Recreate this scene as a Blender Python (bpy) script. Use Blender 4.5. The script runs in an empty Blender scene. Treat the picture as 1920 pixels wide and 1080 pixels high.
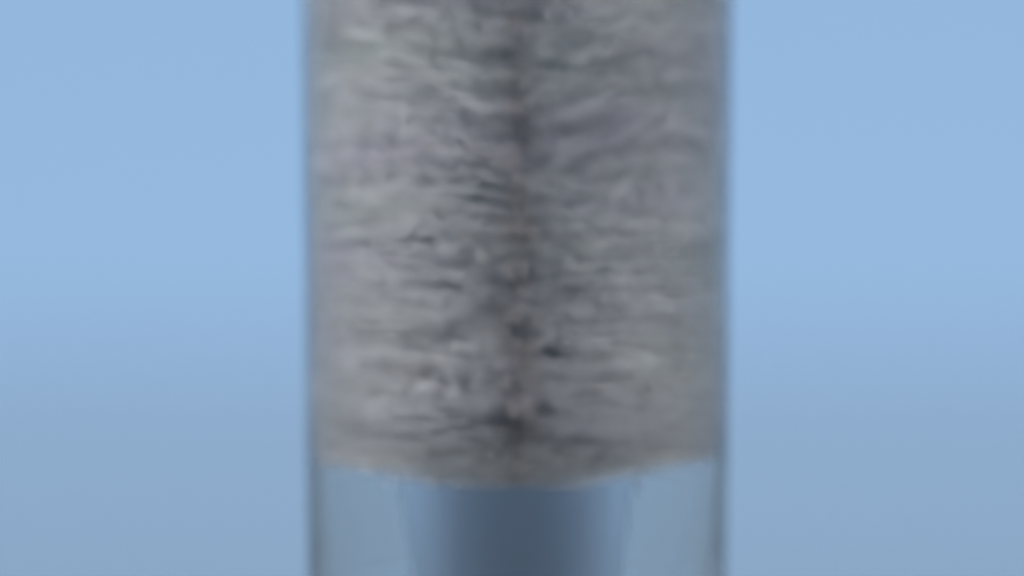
import bpy, math, random
import numpy as np
from mathutils import Vector, noise
random.seed(4); rng = np.random.default_rng(4)
C = bpy.context.scene.collection
PX = 0.00005            # one photograph pixel at the brush, in metres
SC = bpy.context.scene

# ---------------------------------------------------------------- camera
cam = bpy.data.cameras.new('camera'); co = bpy.data.objects.new('camera', cam); C.objects.link(co)
SC.camera = co
PITCH = 0.52
cam.lens = 225; cam.sensor_width = 36; cam.clip_start = 0.01; cam.clip_end = 60000
co.location = (0, -0.6, -0.6*math.tan(math.radians(PITCH)))
co.rotation_euler = (math.radians(90+PITCH), 0, 0)
cam.dof.use_dof = True; cam.dof.focus_distance = 0.548; cam.dof.aperture_fstop = 12.5

# ---------------------------------------------------------------- world
SUN_EL, SUN_AZ = 48, 183      # degrees; azimuth clockwise from +Y
w = bpy.data.worlds.new('World'); SC.world = w; w.use_nodes = True
nt = w.node_tree; bg = nt.nodes['Background']
sky = nt.nodes.new('ShaderNodeTexSky'); sky.sky_type = 'NISHITA'; sky.sun_disc = False
sky.sun_elevation = math.radians(SUN_EL); sky.sun_rotation = math.radians(SUN_AZ)
sky.altitude = 0; sky.air_density = 1.0; sky.dust_density = 0.3; sky.ozone_density = 2.5
# look a few degrees above the true horizon everywhere: clear blue air with no yellow band at the skyline
tcw = nt.nodes.new('ShaderNodeTexCoord'); sep = nt.nodes.new('ShaderNodeSeparateXYZ'); cmb = nt.nodes.new('ShaderNodeCombineXYZ')
ab = nt.nodes.new('ShaderNodeMath'); ab.operation = 'ABSOLUTE'
ad = nt.nodes.new('ShaderNodeMath'); ad.operation = 'MULTIPLY_ADD'; ad.inputs[1].default_value = .15; ad.inputs[2].default_value = .205
nt.links.new(tcw.outputs['Generated'], sep.inputs[0]); nt.links.new(sep.outputs[0], cmb.inputs[0]); nt.links.new(sep.outputs[1], cmb.inputs[1])
nt.links.new(sep.outputs[2], ab.inputs[0]); nt.links.new(ab.outputs[0], ad.inputs[0]); nt.links.new(ad.outputs[0], cmb.inputs[2])
nt.links.new(cmb.outputs[0], sky.inputs[0])
nt.links.new(sky.outputs[0], bg.inputs[0]); bg.inputs[1].default_value = 0.053
sl = bpy.data.lights.new('sun', 'SUN'); so = bpy.data.objects.new('sun', sl); C.objects.link(so)
sl.energy = 5.0; sl.angle = math.radians(35); sl.color = (1, .95, .88)
a = math.radians(SUN_AZ); e = math.radians(SUN_EL)
d = Vector((math.sin(a)*math.cos(e), math.cos(a)*math.cos(e), math.sin(e)))
so.rotation_euler = d.to_track_quat('Z', 'Y').to_euler(); so.location = d*5
SC.view_settings.view_transform = 'Standard'; SC.view_settings.look = 'None'
SC.view_settings.exposure = 1.12; SC.view_settings.gamma = 1

# ---------------------------------------------------------------- helpers
def mat(name, color=(.5, .5, .5), **kw):
    m = bpy.data.materials.new(name); m.use_nodes = True
    b = m.node_tree.nodes['Principled BSDF']
    b.inputs['Base Color'].default_value = (*color, 1)
    for k, v in kw.items():
        b.inputs[k].default_value = v
    return m, m.node_tree, b
def link_mesh(name, v, f, m, parent=None, smooth=True):
    me = bpy.data.meshes.new(name); me.from_pydata(v, [], f)
    if smooth:
        for p in me.polygons: p.use_smooth = True
    me.materials.append(m)
    o = bpy.data.objects.new(name, me); C.objects.link(o); o.parent = parent
    return o
def lathe(name, prof, m, parent=None, n=128, wob=0.0, closed=False):
    """prof: list of (radius, z); revolved round the z axis."""
    v, f = [], []
    for (r, z) in prof:
        for k in range(n):
            t = 2*math.pi*k/n
            rr = r*(1+wob*noise.noise(Vector((math.cos(t)*1.5, math.sin(t)*1.5, z*60))))
            v.append((rr*math.cos(t), rr*math.sin(t), z))
    L = len(prof)
    for i in range(L if closed else L-1):
        j = (i+1) % L
        for k in range(n):
            k2 = (k+1) % n
            f.append((i*n+k, i*n+k2, j*n+k2, j*n+k))
    if not closed:
        if prof[0][0] > 1e-6: f.append(tuple(range(n))[::-1])
        if prof[-1][0] > 1e-6: f.append(tuple((L-1)*n+k for k in range(n)))
    o = link_mesh(name, v, f, m, parent)
    import bmesh
    bm = bmesh.new(); bm.from_mesh(o.data)
    bmesh.ops.remove_doubles(bm, verts=bm.verts, dist=1e-7)
    bmesh.ops.recalc_face_normals(bm, faces=bm.faces); bm.to_mesh(o.data); bm.free()
    return o
def thing(name, label, cat, loc=(0, 0, 0)):
    o = bpy.data.objects.new(name, None); C.objects.link(o); o.location = loc
    o.empty_display_size = .01; o['label'] = label; o['category'] = cat
    return o

# ---------------------------------------------------------------- setting
m, t, b = mat('water', (.06, .065, .06), Roughness=.06)
no = t.nodes.new('ShaderNodeTexNoise'); no.inputs['Scale'].default_value = .6; no.inputs['Detail'].default_value = 6
bp = t.nodes.new('ShaderNodeBump'); bp.inputs['Strength'].default_value = 1; bp.inputs['Distance'].default_value = .23
tc = t.nodes.new('ShaderNodeNewGeometry')
t.links.new(tc.outputs['Position'], no.inputs['Vector']); t.links.new(no.outputs[0], bp.inputs['Height'])
t.links.new(bp.outputs[0], b.inputs['Normal'])
S = 25000
wa = link_mesh('water', [(-S, -S, -1.4), (S, -S, -1.4), (S, S, -1.4), (-S, S, -1.4)], [(0, 1, 2, 3)], m, smooth=False)
wa['kind'] = 'structure'

# ---------------------------------------------------------------- brush
WALL = .0003
def ro(z): return .0200 + z*.012   # outer radius of the clear tube
def wall(z): return WALL + .0020*np.clip((-.011-z)/.024, 0, 1)   # the wall thickens towards the lower end
def reach(z): return ro(z)-wall(z)-.00004
Z_BOT = -(880-540)*PX  # lowest bristles at the wire
Z_TOP = 0.048
HX = 10*PX              # the brush stands a hair right of the middle
brush = thing('tube_brush', 'grey bristle brush on a twisted wire, standing inside the clear tube above a dark stem',
              'brush', (HX, 0, -0.06))
BZ = 0.06              # parts are modelled with z=0 at the picture centre

bm_, bt, bb = mat('bristle_fibre', (.3, .3, .3), Roughness=.6)
at = bt.nodes.new('ShaderNodeAttribute'); at.attribute_name = 'tone'
bt.links.new(at.outputs['Color'], bb.inputs['Base Color'])

def N3(a, b, c):
    return np.array([noise.noise(Vector(t)) for t in zip(a, b, c)])
def make_bristles():
    PITCH_Z = 36*PX
    N = 90000
    ph = rng.random(N)*2*math.pi
    z0 = Z_BOT + rng.random(N)*(Z_TOP-Z_BOT)
    # the bristles sit in rows wound round the wire: draw each towards its row and, within it, towards a tuft
    rowc = np.round((z0/PITCH_Z) - ph/(2*math.pi)) + ph/(2*math.pi)
    rag = .13*rng.normal(0, 1, N)
    z0 = z0 + ((rowc+rag)*PITCH_Z - z0)*rng.uniform(.0, .30, N)
    tuft = np.floor(ph*9)
    tid = (np.round(rowc-ph/(2*math.pi))*61 + tuft).astype(int)
    ids, inv = np.unique(tid, return_inverse=True); T = len(ids)
    ph = ph + ((tuft+.5)/9 - ph)*rng.uniform(.0, .45, N)
    # a fuller fringe low on the front
    N2 = 900; e = slice(0, N2)
    ph[e] = 1.5*math.pi + rng.normal(0, .45, N2); z0[e] = Z_BOT + rng.random(N2)**2*.0018
    cs, sn = np.cos(ph), np.sin(ph)
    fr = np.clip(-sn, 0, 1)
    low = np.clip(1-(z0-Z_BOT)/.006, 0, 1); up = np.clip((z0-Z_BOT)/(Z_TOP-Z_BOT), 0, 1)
    lean = rng.normal(0, .02, T)[inv] + rng.normal(0, .20, N)
    rise = (rng.normal(.00045, .00010, T)[inv] + rng.normal(0, .00014, N))*(1+.85*cs)*(.5+1.9*up) + low*(.0006-.0022*fr**8)
    # ragged parting towards the camera (-Y) where the twisted wire shows through
    off = (ph - 1.5*math.pi + math.pi) % (2*math.pi) - math.pi
    off = off - .22*N3(z0*0, z0*0+2, z0*330) - .14*N3(z0*0, z0*0+9, z0*800)
    width = .02 + .30*N3(z0*0+7, z0*0, z0*420) + .32*N3(z0*0+3, z0*0, z0*1000)
    width = np.maximum(width, .02)
    pk = np.clip((np.abs(off)-width*.5)/(np.abs(width)+.08), .60, 1) + .5*low**5
    keep = rng.random(N) < pk
    hn = N3(cs*1.6, sn*1.6, z0*210); vn = N3(cs*3+5, sn*3, z0*420); vf = N3(cs*8+5, sn*8, z0*900)
    tone = np.clip(rng.normal(1, .10, T), .6, 1.4)[inv]
    v = .74*tone*(1+.04*vn+.25*vf)*rng.uniform(.75, 1.12, N)
    h = hn
    col = np.stack([v*(.985+.03*h), v*(1.0-.025*h), v*(1.06+.05*h)], 1)
    st = rng.random(N) < .05
    col[st] *= np.array([.55, .46, .38])
    # rust tint and darkening along the parting, on the bristles whose tips end there
    tip = (ph+lean-1.5*math.pi+math.pi) % (2*math.pi) - math.pi - .05*N3(z0*0+4, z0*0+2, z0*260) - .035*N3(z0*0+1, z0*0+6, z0*900)
    patch = np.clip(.95+1.2*N3(z0*0+8, z0*0+1, z0*330), .15, 1)
    col *= 1-(np.exp(-(tip/.045)**2)*patch*rng.uniform(.75, 1, N))[:, None]*np.array([.70, .84, .92])
    col *= 1-(np.exp(-(tip/.22)**2)*rng.uniform(0, .5, N))[:, None]*np.array([.45, .50, .52])  # wider, nearly neutral darkening to either side of the parting
    keep &= rng.random(N) > .55*np.exp(-(tip/.04)**2)*patch
    col *= 1-(low*fr**6)[:, None]*rng.uniform(.2, .7, N)[:, None]*np.array([1, .95, .85])     # darker low on the front, where the wire leaves the bristles
    col = np.clip(col, 0, .93)
    R = reach(z0); short = rng.random(N) < .08
    L = R*np.minimum(1.0, rng.normal(1.0, .018, N)); L[short] = R[short]*rng.uniform(.6, .95, short.sum())
    idx = np.where(keep)[0]; nb = len(idx)
    SEG, SD = 5, 3
    tt = np.linspace(0, 1, SEG+1)[None]
    def q(x): return x[idx][:, None]
    r = .0007 + (q(L)-.0007)*tt
    a = q(ph) + q(lean)*(.35*tt+.65*tt**3.5)
    zz = q(z0) + q(rise)*(.25*tt+.75*tt**2.2) + rng.normal(0, .00036, (nb, 1))*tt*(1-.6*q(low))
    P = np.stack([r*np.cos(a), r*np.sin(a), zz], 2)
    D = np.gradient(P, axis=1); D /= np.linalg.norm(D, axis=2, keepdims=True)
    U = np.cross(D, np.array([0, 0, 1.0])); U /= np.linalg.norm(U, axis=2, keepdims=True)
    W = np.cross(D, U)
    th = rng.uniform(.000032, .000058, (nb, 1))*(1-.35*tt)
    V = np.empty((nb, SEG+1, SD, 3))
    for k in range(SD):
        an = 2*math.pi*k/SD
        V[:, :, k] = P + (U*math.cos(an) + W*math.sin(an))*th[..., None]
    root = np.clip(1-tt/.45, 0, 1)[..., None]          # brown stain soaked in from the wire
    cc = col[idx][:, None, :]*(1-root*(1-np.array([.92, .82, .74])))
    COL = np.ones((nb, SEG+1, SD, 4)); COL[..., :3] = cc[:, :, None, :]
    per = (SEG+1)*SD
    F = []
    for s in range(SEG):
        for k in range(SD):
            k2 = (k+1) % SD
            F.append((s*SD+k, s*SD+k2, (s+1)*SD+k2, (s+1)*SD+k))
    F = (np.array(F)[None] + (np.arange(nb)*per)[:, None, None]).reshape(-1, 4)
    me = bpy.data.meshes.new('bristles')
    me.vertices.add(nb*per); me.vertices.foreach_set('co', V.reshape(-1))
    me.loops.add(F.size); me.loops.foreach_set('vertex_index', F.reshape(-1).astype(np.int32))
    me.polygons.add(len(F)); me.polygons.foreach_set('loop_start', (np.arange(len(F))*4).astype(np.int32))
    me.update(calc_edges=True)
    ca = me.color_attributes.new('tone', 'FLOAT_COLOR', 'POINT'); ca.data.foreach_set('color', COL.reshape(-1))
    me.materials.append(bm_)
    o = bpy.data.objects.new('bristles', me); C.objects.link(o); o.parent = brush; o.location.z = BZ
    o['kind'] = 'stuff'
make_bristles()

# the two strands of the twisted wire
wm, wt, wb = mat('stained_wire', (.10, .085, .075), Roughness=.7, Metallic=.0)
n1 = wt.nodes.new('ShaderNodeTexNoise'); n1.inputs['Scale'].default_value = 900
rp = wt.nodes.new('ShaderNodeValToRGB')
rp.color_ramp.elements[0].color = (.13, .095, .075, 1); rp.color_ramp.elements[1].color = (.42, .28, .18, 1)
g = wt.nodes.new('ShaderNodeNewGeometry')
wt.links.new(g.outputs['Position'], n1.inputs['Vector']); wt.links.new(n1.outputs[0], rp.inputs[0])
wt.links.new(rp.outputs[0], wb.inputs['Base Color'])
for s in range(2):
    v, f = [], []; NS, SD = 420, 10
    z_lo, z_hi = Z_BOT-.0005, Z_TOP+.002
    for i in range(NS):
        z = z_lo + (z_hi-z_lo)*i/(NS-1)
        an = 2*math.pi*z/(92*PX) + s*math.pi
        c = Vector((.0008*math.cos(an), .0008*math.sin(an), z))
        tg = Vector((-.0008*math.sin(an)*2*math.pi/(92*PX), .0008*math.cos(an)*2*math.pi/(92*PX), 1)).normalized()
        u = tg.cross(Vector((0, 0, 1))).normalized(); w2 = tg.cross(u)
        for k in range(SD):
            q = 2*math.pi*k/SD
            v.append(c + (u*math.cos(q)+w2*math.sin(q))*.00075)
    for i in range(NS-1):
        for k in range(SD):
            k2 = (k+1) % SD
            f.append((i*SD+k, i*SD+k2, (i+1)*SD+k2, (i+1)*SD+k))
    f.append(tuple(range(SD))[::-1]); f.append(tuple((NS-1)*SD+k for k in range(SD)))
    o = link_mesh('wire', v, f, wm, brush); o.location.z = BZ

# dark stem core and the frosted collar round it
def Z(y): return (540-y)*PX
sm, st_, sb_ = mat('dyed_plastic', (.96, .96, .98), Roughness=.35, **{'Transmission Weight': 1.0, 'IOR': 1.08})
# clear plastic dyed dark at its core, the dye thinning out towards the surface
def M(op, a, b=None):
    n = st_.nodes.new('ShaderNodeMath'); n.operation = op
    for k, x in enumerate((a, b)):
        if x is None: continue
        if isinstance(x, (int, float)): n.inputs[k].default_value = x
        else: st_.links.new(x, n.inputs[k])
    return n.outputs[0]
stc = st_.nodes.new('ShaderNodeTexCoord'); sx = st_.nodes.new('ShaderNodeSeparateXYZ'); st_.links.new(stc.outputs['Object'], sx.inputs[0])
rr = M('SQRT', M('ADD', M('MULTIPLY', sx.outputs[0], sx.outputs[0]), M('MULTIPLY', sx.outputs[1], sx.outputs[1])))
dn = M('MULTIPLY', M('POWER', 2.71828, M('MULTIPLY', M('POWER', M('DIVIDE', rr, .0080), 3.2), -1.0)), 106)
vs = st_.nodes.new('ShaderNodeVolumeAbsorption'); vs.inputs['Color'].default_value = (.10, .10, .13, 1)
st_.links.new(dn, vs.inputs['Density'])
st_.links.new(vs.outputs[0], st_.nodes['Material Output'].inputs['Volume'])
o = lathe('stem', [(0, Z(868)), (.0111, Z(869)), (.0117, Z(875)), (.0116, Z(884)), (.0107, Z(960)), (.0099, Z(1090)), (.0098, Z(1299)), (0, Z(1299.5))], sm, brush)
o.location.z = BZ
hm, _, _ = mat('handle_grip', (.05, .07, .09), Roughness=.4)
o = lathe('handle', [(0, Z(1301)), (.0110, Z(1302)), (.0124, Z(1330)), (.0128, Z(1500)), (.0124, Z(1680)), (.0105, Z(1735)), (0, Z(1739))], hm, brush)
o.location.z = BZ

# ---------------------------------------------------------------- clear tube
tube = thing('clear_tube', 'clear plastic tube enclosing the grey brush, with faint smudges near its lower end', 'tube', (HX, 0, -0.06))
gm, gt, gb = mat('clear_plastic', (.97, .98, .98), Roughness=.03, **{'Transmission Weight': 1.0, 'IOR': 1.33})
gx = gt.nodes.new('ShaderNodeTexCoord'); gmp = gt.nodes.new('ShaderNodeMapping'); gmp.inputs['Scale'].default_value = (1, 1, .03)
gn = gt.nodes.new('ShaderNodeTexNoise'); gn.inputs['Scale'].default_value = 420; gn.inputs['Detail'].default_value = 3
gbp = gt.nodes.new('ShaderNodeBump'); gbp.inputs['Strength'].default_value = .35; gbp.inputs['Distance'].default_value = .0003
gt.links.new(gx.outputs['Object'], gmp.inputs[0]); gt.links.new(gmp.outputs[0], gn.inputs['Vector'])
gt.links.new(gn.outputs[0], gbp.inputs['Height']); gt.links.new(gbp.outputs[0], gb.inputs['Normal'])   # drawing lines left along the tube
va = gt.nodes.new('ShaderNodeVolumeAbsorption'); va.inputs['Color'].default_value = (.56, .62, .58, 1); va.inputs['Density'].default_value = 32
gt.links.new(va.outputs[0], gt.nodes['Material Output'].inputs['Volume'])

prof = [(ro(z), z) for z in (Z(1690), Z(1080), Z(540), Z(0), .045)]
dome = [(ro(.045)*math.cos(q), .045+ro(.045)*.7*math.sin(q)) for q in (math.radians(x) for x in range(10, 90, 10))]
ri = ro(.045)-WALL
top = [(0, .045+ro(.045)*.7), (0, .045+ri*.7)]
idome = [(ri*math.cos(q), .045+ri*.7*math.sin(q)) for q in (math.radians(x) for x in range(80, 0, -10))]
inner = [(ro(z)-wall(z), z) for z in (.045, Z(0), Z(540), -.011, -.014, -.017, -.020, -.023, -.026, -.031, -.035, Z(1300), Z(1690))]
o = lathe('tube_wall', prof+dome+top+idome+inner, gm, tube, n=160, closed=True)
o.location.z = BZ
o = lathe('base_cap', [(0, Z(1740)), (.0205, Z(1742)), (.0212, Z(1750)), (.0212, Z(1880)), (.0205, Z(1890)), (0, Z(1892))], hm, tube)
o.location.z = BZ
